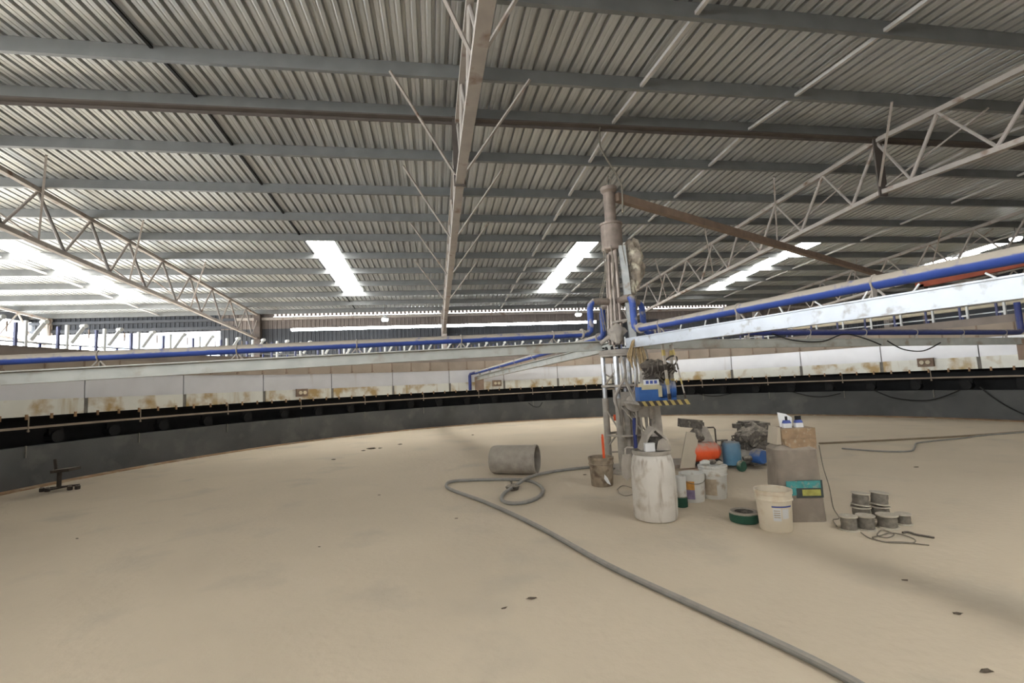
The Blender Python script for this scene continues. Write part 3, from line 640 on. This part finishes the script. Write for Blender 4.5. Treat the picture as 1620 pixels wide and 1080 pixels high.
# pails
def pail(name, label, P, r, h, mt, cat='pail', inside=M['pail_in'], rim=True):
    t = thing(name, label, cat, P, -YAW)
    obj('body', MB().lathe([(r*.82, 0), (r*.85, .008), (r*.93, h*.70), (r*.95, h*.99), (r*.91, h*.99), (r*.88, h*.6), (r*.8, .02), (.001, .02)], 32), mt, t)
    if rim:
        obj('collar', MB().lathe([(r*.93, h*.74), (r*1.0, h*.75), (r*1.0, h*.78), (r*.965, h*.79), (r*.965, h*.9), (r*1.01, h*.91), (r*1.01, h), (r*.96, h*1.005), (r*.92, h*.99)], 32, cap=False), mt, t)
    obj('contents', MB().lathe([(.001, h*.55), (r*.865, h*.54)], 24), inside, t)
    return t
P = G(1228, 836)
p1 = pail('cream_pail', 'cream plastic pail in front of the grey bin, blue line of print', P, .165, .375, M['pail'])
def curved_label(par, r0, r1, z0, z1, a0, a1, mt, name='label_patch'):
    b = MB(); n = 8
    for i in range(n+1):
        a = a0+(a1-a0)*i/n
        for r, z in ((r0, z0), (r1, z1)): b.v.append(Vector((math.cos(a)*r, math.sin(a)*r, z)))
    b.f = [(2*i, 2*i+2, 2*i+3, 2*i+1) for i in range(n)]
    return obj(name, b, mt, par)
def rad(r, h, z): return r*(.85+.08*min(z/(h*.7), 1))+.0015
for z0, z1, a0, a1, mt in ((.232, .246, -2.2, -.95, 'bluelabel'), (.11, .225, -2.15, -1.7, 'plate_white'), (.13, .22, -1.62, -1.2, 'plate_white')):
    curved_label(p1, rad(.165, .375, z0), rad(.165, .375, z1), z0, z1, a0, a1, M[mt])
for k in range(4): curved_label(p1, rad(.165, .375, .14+.02*k)+.001, rad(.165, .375, .148+.02*k)+.001, .14+.02*k, .148+.02*k, -2.1, -1.75, M['tan_label'], 'print_line')
P = G(1097, 791)
p2 = pail('white_pail', 'white pail with orange and violet label right behind the drum', P, .155, .33, M['pail2'], inside=M['dustgrey'], rim=False)
curved_label(p2, rad(.155, .33, .15), rad(.155, .33, .25), .15, .25, -2.6, -1.75, M['orangelabel']); curved_label(p2, rad(.155, .33, .04), rad(.155, .33, .15), .04, .15, -2.6, -1.75, M['purplelabel'])
obj('handle_wire', MB().tube([Vector((.155*math.cos(t)*.99, -.03-.12*math.sin(t), .31-.09*math.sin(t))) for t in [PI*j/12 for j in range(13)]], .004, 6), M['wire'], p2)
P = G(1131, 786)
p3 = pail('lidded_pail', 'white lidded pail with tan label, clutter on its lid', P, .165, .37, M['pail2'])
obj('lid', MB().lathe([(.168, .36), (.172, .365), (.172, .385), (.15, .39), (.15, .382), (.001, .382)], 28), M['pail2'], p3)
curved_label(p3, rad(.165, .37, .05), rad(.165, .37, .24), .05, .24, -2.7, -1.75, M['tan_label'])
for k, (dx, dy, r, lab, mt) in enumerate(((-.09, -.02, .05, 'white crumpled lump on the lid of the tan-labelled pail', 'pail2'), (.01, .02, .045, 'dark lump on the lid of the tan-labelled pail', 'dustdark'), (.075, -.03, .035, 'pale round stone on the right of the pail lid', 'spool'))):
    tag(obj('plaster_lump', MB().blob((0, 0, r*.62), (r*1.2, r, r*.7), 50+k, .25), M[mt], None, P+CR*dx+CF*dy+Vector((0, 0, .392))), lab, 'lump')
# small green can behind the drum
P = G(1079, 801)
gc = thing('green_can', 'small dark green can just right of the white drum', 'can', P)
obj('body', MB().lathe([(.06, 0), (.066, .005), (.066, .11), (.06, .118), (.05, .118), (.05, .03), (.001, .03)], 20), M['green'], gc)
obj('clear_sleeve', MB().lathe([(.058, .118), (.062, .12), (.066, .34), (.064, .345), (.05, .345), (.05, .12)], 20, cap=False), M['pail2'], gc)
# green ring
P = G(1178, 824)
gr_ = thing('green_ring_pot', 'dark green hollow ring lying on the floor beside the cream pail', 'ring', P)
obj('side', MB().lathe([(.115, 0), (.135, .005), (.14, .03), (.14, .085), (.125, .095)], 32, cap=False), M['green'], gr_)
obj('dusty_top', MB().lathe([(.132, .09), (.128, .102), (.10, .104), (.088, .098)], 32, cap=False), M['dustgrey'], gr_)
obj('hollow', MB().lathe([(.088, .098), (.085, .02), (.001, .02)], 32, cap=False), M['dustdark'], gr_)  # shade inside the ring put in as a darker colour
# mud bucket with orange stick
P = G(953, 767)
bk = pail('mud_bucket', 'brown mud caked bucket at the foot of the mast', P, .18, .40, M['brownbucket'], 'bucket', M['dustdark'])
obj('pale_scrap', MB().prism([(.0, .12), (.04, .06), (.09, .03), (.05, .13), (.01, .18)], (0, -.166, 0), (0, -.172, 0), (1, 0, 0), (0, 0, 1)), M['plate_white'], bk, smooth=False)
st = AT(957, 738, P); tp = AT(953, 690, P)
tag(obj('orange_stick', MB().bar(Vector((st.x, st.y, .03)), tp, .032, .022).bar(tp, tp+Vector((-.002, 0, .03)), .026, .018), M['orange'], smooth=False), 'orange stick standing in the mud caked bucket', 'stick')

# grey bin, carton and things on it
P = G(1261, 818)
bn = thing('mud_coated_bin', 'tall mud coated grey bin right of the pails, teal and yellow label', 'bin', P, -YAW-.12)
def rbox(w0, d0, w1, d1, z0, z1, cr=.06, n=5, b=None):
    b = b or MB(); 
    def loop(w_, d_, z):
        o = []
        for cx, cy, a0 in ((w_/2-cr, d_/2-cr, 0), (-w_/2+cr, d_/2-cr, PI/2), (-w_/2+cr, -d_/2+cr, PI), (w_/2-cr, -d_/2+cr, 1.5*PI)):
            for k in range(n+1): a = a0+PI/2*k/n; o.append(Vector((cx+cr*math.cos(a), cy+cr*math.sin(a), z)))
        return o
    L0, L1 = loop(w0, d0, z0), loop(w1, d1, z1); m = len(L0)
    return b.add(L0+L1, [tuple(reversed(range(m))), tuple(range(m, 2*m))]+[(i, (i+1) % m, m+(i+1) % m, m+i) for i in range(m)])
obj('body', rbox(.44, .34, .40, .30, 0, .70), M['binbody'], bn)
obj('top_fold', rbox(.40, .30, .30, .24, .70, .75, .05), M['binbody'], bn)
lb = obj('label_print', MB().box((.07, -.168, .32), (.25, .006, .17)), M['darkprint'], bn, smooth=False); lb.rotation_euler = (.0, 0, 0)
obj('label_band', MB().box((.06, -.173, .365), (.23, .004, .07)), M['teal'], lb, smooth=False)
obj('label_field', MB().box((.085, -.173, .285), (.17, .004, .06)), M['yellowprint'], lb, smooth=False)
obj('label_side', MB().box((-.10, -.172, .33), (.09, .004, .14)), M['teal'], lb, smooth=False)
C_ = P+CR*(.015)+Vector((0, 0, .751))
cb = thing('brown_carton', 'torn brown carton sitting on top of the mud coated bin', 'carton', C_, -YAW-.06)
obj('body', MB().box((.02, 0, .08), (.33, .25, .16)), M['carton'], cb, smooth=False)
obj('torn_flap', MB().prism([(-.20, .0), (-.15, .0), (-.148, .17), (-.17, .18), (-.185, .09)], (0, -.11, 0), (0, .09, 0), (1, 0, 0), (0, 0, 1)), M['beigeboard'], cb, smooth=False)
obj('hanging_skin', MB().prism([(-.13, .0), (-.06, -.04), (.04, -.06), (.12, -.04), (.17, -.05), (.175, .06), (-.135, .06)], (0, -.127, -.0), (0, -.14, 0), (1, 0, 0), (0, 0, 1)), M['carton'], cb, smooth=False)
Tt = C_+Vector((0, 0, .161))
for dx, lab, n in ((-.045, 'blue and white bottle with one black spout on the carton, left one', 1), (.075, 'blue and white bottle with wide black cap on the carton, right one', 3)):
    b_ = thing('small_bottle', lab, 'bottle', Tt+CR*dx+CF*(-.03), -YAW, 'bottles on the carton')
    obj('body', rbox(.085, .06, .08, .055, 0, .045, .015), M['plate_white'], b_); obj('blue_shoulder', rbox(.08, .055, .06, .045, .045, .075, .012), M['bluelabel'], b_)
    for k in range(n): obj('black_cap', MB().cyl(((k-(n-1)/2)*.02, 0, .073), ((k-(n-1)/2)*.02, 0, .115), .012, n=10), M['black'], b_)
tag(obj('paper_sheet', MB().prism([(-.07, 0), (.06, 0), (.075, .09), (.02, .13), (-.065, .15)], (0, 0, 0), (0, .006, 0), (1, 0, 0), (0, .25, 1)), M['plate_white'], None, Tt+CR*(.0)+CF*.05, (0, 0, -YAW), False), 'pale sheet propped up behind the two bottles on the carton', 'sheet')
# loose wire down the bin side to the spools
wpts = [G(1303, 715, .62), G(1308, 745, .45), G(1312, 775, .25), G(1311, 805, .06), G(1316, 818, .012), G(1334, 828, .012)]
base = P+CR*.26
wpts = [base+Vector((0, -.05, .72)), base+CR*.02+Vector((0, -.05, .5)), base+CR*.06+Vector((0, -.05, .3)), base+CR*.07+Vector((0, -.06, .1)), base+CR*.07+Vector((0, -.12, .012)), G(1318, 822, .012), G(1324, 832, .012)]
tag(obj('thin_wire', MB().tube(smooth_path(wpts, 6), .005, 5), M['wire']), 'thin wire trailing down the right side of the mud coated bin', 'wire')

# wire spools
def spool(label, P, r=.068, h=.13, tilt=(0, 0, 0)):
    t = thing('wire_spool', label, 'spool', P, 0, 'wire spools'); t.rotation_euler = tilt
    obj('lower_flange', MB().lathe([(r*1.12, 0), (r*1.12, .010), (r*.9, .014)], 22), M['spool'], t)
    obj('winding', MB().lathe([(r*.92, .012), (r*.96, .02), (r*.93, h*.4), (r*.97, h*.6), (r*.92, h-.014)], 22), M['winding'], t)
    obj('upper_flange', MB().lathe([(r*.9, h-.016), (r*1.10, h-.010), (r*1.10, h), (r*.4, h+.003), (.012, h-.006)], 22), M['spool'], t)
    return t
spool('front left wire spool of the pile', G(1344, 838)); spool('wire spool second from left in the front row', G(1371, 837), .07)
spool('front right wire spool with wide pale top', G(1405, 834), .08, .12)
S4 = G(1364, 822); S5 = G(1394, 821)
spool('low wire spool at the back left, under a stacked one', S4, .078, .13); spool('low wire spool at the back right, under a stacked one', S5, .078, .13)
spool('upper wire spool stacked at the back left', S4+Vector((.0, .0, .142)), .072, .12, (.0, .10, 0)); spool('upper wire spool stacked at the back right', S5+Vector((.0, .0, .142)), .074, .12, (.0, .12, 0))
spool('half buried spool at the right end of the pile', G(1430, 829), .06, .10)
cq = [G(x, y, .008) for x, y in ((1362, 842), (1376, 851), (1400, 856), (1425, 857), (1445, 858), (1447, 853), (1430, 846), (1410, 842), (1395, 838), (1388, 846), (1402, 850), (1414, 846), (1408, 842), (1392, 847), (1380, 850), (1400, 857), (1440, 859), (1470, 862))]
tag(obj('loose_rope', MB().tube(smooth_path(cq, 5), .005, 5), M['wire']), 'loose thin rope lying in front of the wire spools', 'rope')
cq = [G(x, y, .012) for x, y in ((1428, 842), (1436, 841), (1450, 845), (1462, 847), (1478, 850))]
tag(obj('rope_tail', MB().tube(smooth_path(cq, 5), .009, 5), M['iron']), 'dark rope end sticking out right of the spools', 'rope')

# lying barrel
P = G(812, 752); ax = (CR*1.0-CF*.30).normalized()
br = thing('lying_barrel', 'dusty grey barrel lying on its side, open end right', 'barrel', (P.x, P.y, 0), math.atan2(ax.y, ax.x))
rb_, hl = .235, .39
c0 = Vector((0, .12, rb_+.004))
obj('shell', MB().lathe([(.001, -hl), (rb_*.9, -hl), (rb_*.97, -hl+.03), (rb_, -hl+.09), (rb_, hl-.02), (rb_, hl), (rb_-.022, hl), (rb_-.022, -hl+.12), (.001, -hl+.12)], 36, c0, (1, 0, 0)), M['dustgrey'], br)
obj('rim_hoop', MB().lathe([(rb_, hl-.05), (rb_+.006, hl-.045), (rb_+.006, hl-.01), (rb_, hl-.005)], 36, c0, (1, 0, 0), cap=False), M['dustgrey'], br)
obj('collapsed_crust', MB().box(c0+Vector((hl-.08, 0, -.05)), (.012, .12, .26)).box(c0+Vector((hl-.12, .06, .05)), (.012, .09, .24)).blob(c0+Vector((.1, 0, -.16)), (.2, .1, .05), 61, .3), M['brownbeam'], br)

# big hose
hp = [(1560, 1200), (1350, 1078), (1240, 1022), (1100, 958), (960, 893), (850, 832), (770, 795), (718, 776), (706, 768), (716, 761), (760, 758.5), (810, 758), (840, 761), (858, 772), (853, 785), (832, 794), (806, 795.5), (794, 790), (798, 781), (818, 770), (838, 760), (862, 750), (900, 742), (940, 738)]
hq = [G(x, y, .024) for x, y in hp]
for i_, z_ in ((18, .035), (19, .06), (20, .075), (21, .045)): hq[i_].z = z_
hs = smooth_path(hq, 7)
tag(obj('floor_hose', MB().tube(hs, .023, 10), M['hose']), 'long grey hose snaking across the floor and looping by the barrel', 'hose')
vc = G(812, 776, .0)
vv = thing('hose_valve', 'small dusty valve on the hose loop before the barrel', 'valve', vc, -YAW)
obj('body', MB().blob((0, 0, .05), (.10, .06, .05), 71, .3).cyl((-.02, 0, .08), (-.02, 0, .13), .012, n=8), M['dustdark'], vv); obj('lever', MB().box((-.03, 0, .135), (.02, .08, .015)), M['dustdark'], vv)

# compressor group on a low slab
sl = [G(1070, 741), G(1222, 734)]
c = (sl[0]+sl[1])/2+CF*.31
sd = tag(obj('machine_slab', MB().box((0, 0, .03), (1.75, .62, .06)), M['dustgrey'], None, (c.x, c.y, 0), (0, 0, -YAW+.02), False), 'low dusty slab under the compressor machines behind the pails', 'slab')
ZS = .0605
def on_slab(x, y=738): q = G(x, y, ZS); return Vector((q.x, q.y, ZS))
P = on_slab(1113, 738)
cp = thing('air_compressor', 'air compressor with orange red tank and dark top motor', 'compressor', P+CF*.10, -YAW)
obj('tank', MB().lathe([(.02, -.24), (.10, -.22), (.155, -.15), (.16, -.08), (.16, .10), (.15, .17), (.09, .23), (.02, .245)], 24, (.07, 0, .22), (1, 0, 0)), M['orange'], cp)
for x in (-.06, .20): obj('foot', MB().box((x, -.02, .035), (.03, .2, .07)), M['black'], cp, smooth=False)
obj('wheel', MB().lathe([(.03, -.02), (.06, -.018), (.06, .018), (.03, .02)], 16, (.22, -.13, .06), (0, 1, 0)), M['black'], cp)
obj('motor', MB().blob((-.02, 0, .48), (.13, .11, .13), 81, .45, 14, 10).box((-.12, 0, .67), (.34, .16, .13), Matrix.Rotation(.12, 3, 'Y')).box((.04, .02, .58), (.10, .12, .2)), M['dustdark'], cp)
obj('belt_guard', MB().prism([(.0, .38), (.20, .38), (.12, .60), (.04, .64)], (0, -.08, 0), (0, -.05, 0), (1, 0, 0), (0, 0, 1)), M['dustgrey'], cp, smooth=False)
obj('push_handle', MB().tube([(.27, 0, .24), (.27, 0, .56), (.25, 0, .59), (.10, 0, .59)], .013, 8), M['iron'], cp)
lb_ = on_slab(1088, 739)
tag(obj('leaning_board', MB().prism([(-.14, 0), (.09, 0), (.22, .52), (.03, .55)], (0, 0, 0), (0, .03, 0), (1, 0, 0), (0, .12, 1)), M['beigeboard'], None, lb_+CF*(-.06), (0, 0, -YAW), False), 'beige board leaning against the orange tank compressor', 'board')
P = on_slab(1160, 735)
bt = thing('blue_tank', 'blue grey upright tank between the two machines', 'tank', P+CF*.02, -YAW)
obj('body', MB().lathe([(.12, 0), (.135, .01), (.135, .31), (.12, .35), (.05, .37), (.001, .372)], 24), M['bluegrey'], bt)
obj('shoulder_tank', MB().lathe([(.08, 0), (.09, .01), (.09, .26), (.05, .3), (.001, .30)], 18, (-.10, .12, 0)), M['dustgrey'], bt)
obj('valve', MB().box((-.13, .0, .385), (.16, .03, .02)).cyl((-.12, .05, .29), (-.12, .02, .39), .02, n=8).cyl((.03, 0, .36), (.03, 0, .40), .02, n=8), M['dustdark'], bt)
tag(obj('castor_wheel', MB().lathe([(.03, -.035), (.075, -.035), (.085, -.015), (.085, .015), (.075, .035), (.03, .035)], 18, (0, 0, .086), (CR*.5+CF*-.9)), M['green'], None, G(1174, 746)), 'dark green rubber wheel lying against the blue grey tank', 'wheel')
P = on_slab(1200, 733)
en = thing('engine_block', 'dark dusty engine block at the right end of the slab', 'engine', P+CF*.20, -YAW)
obj('stand', MB().box((.0, 0, .10), (.52, .3, .20), None, .85), M['dustgrey'], en, smooth=False)
obj('block', MB().box((.07, .0, .41), (.40, .3, .42)).blob((.02, -.10, .44), (.2, .14, .2), 91, .5, 14, 10).box((.0, .0, .62), (.26, .2, .06)), M['dustdark'], en, smooth=False)
obj('air_filter', MB().lathe([(.06, -.06), (.085, -.05), (.085, .05), (.06, .06)], 16, (-.19, -.08, .41), (.4, -1, 0)), M['dustdark'], en)
obj('exhaust', MB().box((-.17, .0, .58), (.16, .1, .07)).cyl((-.1, 0, .5), (-.1, 0, .6), .04, n=10), M['dustdark'], en)
obj('pull_handle', MB().tube([(-.20, -.1, .30), (-.33, -.1, .40), (-.34, -.1, .43), (-.24, -.1, .45)], .012, 8), M['iron'], en)
P = on_slab(1197, 735)
bm_ = thing('blue_motor', 'round bright blue motor in front of the engine block', 'motor', P-CF*.02, -YAW)
obj('body', MB().lathe([(.04, -.10), (.10, -.09), (.12, -.05), (.12, .05), (.10, .09), (.03, .10)], 22, (.03, 0, .13), (.5, -1, 0)), M['bluemotor'], bm_)
obj('shaft_housing', MB().cyl((-.02, 0, .12), (-.20, .02, .10), .05, .035, 12), M['dustdark'], bm_)
obj('foot', MB().box((.02, 0, .02), (.2, .14, .04)), M['dustdark'], bm_, smooth=False)

# stand near the left wall
P = G(93, 776)
sd2 = thing('broken_chair_base', 'dark iron stand with small tilted seat by the left ring wall', 'stand', P, -YAW+.1)
obj('base_bar', MB().bar((-.28, 0, .05), (.30, .03, .075), .05, .03).bar((-.05, -.15, .05), (.05, .2, .05), .05, .03), M['iron'], sd2, smooth=False)
for x, y in ((-.27, 0), (-.16, -.03), (.18, .0), (.28, .03)): obj('foot', MB().lathe([(.035, 0), (.04, .01), (.04, .06), (.02, .08)], 10, (x, y, 0)), M['iron'], sd2)
obj('post', MB().cyl((.0, 0, .05), (.0, 0, .34), .034, n=12), M['iron'], sd2)
obj('seat_plate', MB().box((.10, 0, .355), (.30, .26, .05), Matrix.Rotation(-.06, 3, 'Y')), M['iron'], sd2, smooth=False)
obj('back_bar', MB().bar((-.05, 0, .33), (-.08, 0, .55), .045, .02, (0, 1, 0)), M['iron'], sd2, smooth=False)

# thin hoses on the right
for pts, r, mt, lab in (([(1296, 701), (1360, 698), (1440, 694), (1530, 689), (1640, 681)], .019, 'hose_olive', 'straight olive hose on the floor running to the right edge'),
                        ([(1332, 709), (1370, 712), (1410, 714), (1440, 713), (1447, 708), (1450, 701), (1470, 698), (1520, 693), (1560, 688), (1640, 682)], .014, 'hose', 'thin dark hose with a bend, lying below the straight hose')):
    q = [G(x, y, r) for x, y in pts]
    tag(obj('thin_hose', MB().tube(smooth_path(q, 6), r, 8), M[mt]), lab, 'hose', 'hoses on the right floor')
# wires by the mud bucket
q = [G(x, y, .01) for x, y in ((976, 774), (985, 768), (1000, 772), (1004, 780), (990, 784), (980, 780), (978, 775))]
tag(obj('bucket_wire', MB().tube(smooth_path(q, 5), .005, 5), M['wire']), 'bent wire on the floor between the mud bucket and the drum', 'wire')
# clods and debris
deb = ((588, 710, .10, 'long dark clod near the far wall, largest of the clods'), (575, 713, .05, 'small clod left of the largest far clod'), (601, 709, .05, 'small clod right of the largest far clod'), (633, 703, .06, 'flat clod farther right near the far wall'),
       (528, 727, .05, 'flat clod nearest the left ring wall'), (840, 947, .028, 'dark clod alone on the foreground floor'), (846, 946, .016, 'tiny crumb right of the foreground clod'), (798, 962, .02, 'curled scrap left of the foreground clod'),
       (748, 688, .04, 'lone dark crumb beyond the lying barrel'), (505, 865, .014, 'tiny speck on the left foreground floor'), (1450, 739, .03, 'dark crumb on the floor below the bent hose'), (1515, 971, .025, 'twig like scrap in the lower right corner'), (1432, 918, .02, 'small chip in the soft shadow lower right'),
       (1560, 1062, .03, 'dark chip at the bottom right of the floor'), (722, 820, .018, 'speck left of the hose'), (600, 783, .02, 'tiny crumb in the middle of the left floor'), (122, 852, .02, 'tiny chip on the left floor below the iron stand'), (925, 751, .03, 'crumb left of the mud bucket'))
for k, (x, y, r, lab) in enumerate(deb):
    p = G(x, y); r *= .7
    tag(obj('clod', MB().blob((0, 0, r*.25), (r*1.5, r*.7, r*.3), 200+k, .5, 8, 5), M['clod'], None, p, (0, 0, rnd.uniform(-.5, .5))), lab, 'clod', 'clods on the floor')

# ================================================================== LAMPS, FAR RIGHT BEAM
def lamp(x, y, Y, lab):
    d = ray(x, y); p = EYE+d*(Y/d.y)
    t = thing('hanging_lamp', lab, 'lamp', p, 0, 'hanging lamps')
    top = roofz(p.y)-p.z+.02
    obj('diffuser', MB().lathe([(.001, -.10), (.12, -.085), (.16, -.02), (.15, .03)], 20), M['lamp'], t)
    obj('housing', MB().lathe([(.165, .02), (.16, .06), (.09, .13), (.05, .2), (.001, .2)], 20), M['housing'], t)
    obj('rod', MB().cyl((0, 0, .19), (0, 0, max(top, .3)), .01, n=6), M['iron'], t)
lamp(609, 505, 21.85, 'lit lamp hanging before the far wall, left of the central truss')
lamp(915, 497, 21.85, 'lit lamp hanging before the far wall beside the blue elbow')
lamp(1607, 377, 12.41, 'lit lamp at the right edge under the roof')
def onX(x, y, X): d = ray(x, y); return EYE+d*(X/d.x)
a = onX(1500, 441, 16.6); b = onX(1640, 413, 16.6)
zz = (a.z+b.z)/2
rbm = thing('red_girder', 'red oxide girder glimpsed behind the blue pipe at right', 'girder', (16.6, (a.y+b.y)/2, 0))
L_ = abs(a.y-b.y)+2.0
obj('beam', MB().bar((0, -L_/2, zz), (0, L_/2, zz), .16, .18), M['red_beam'], rbm, smooth=False)
for s in (-1, 1): obj('leg', MB().box((0, s*(L_/2-.2), zz/2), (.16, .16, zz)), M['column'], rbm, smooth=False)
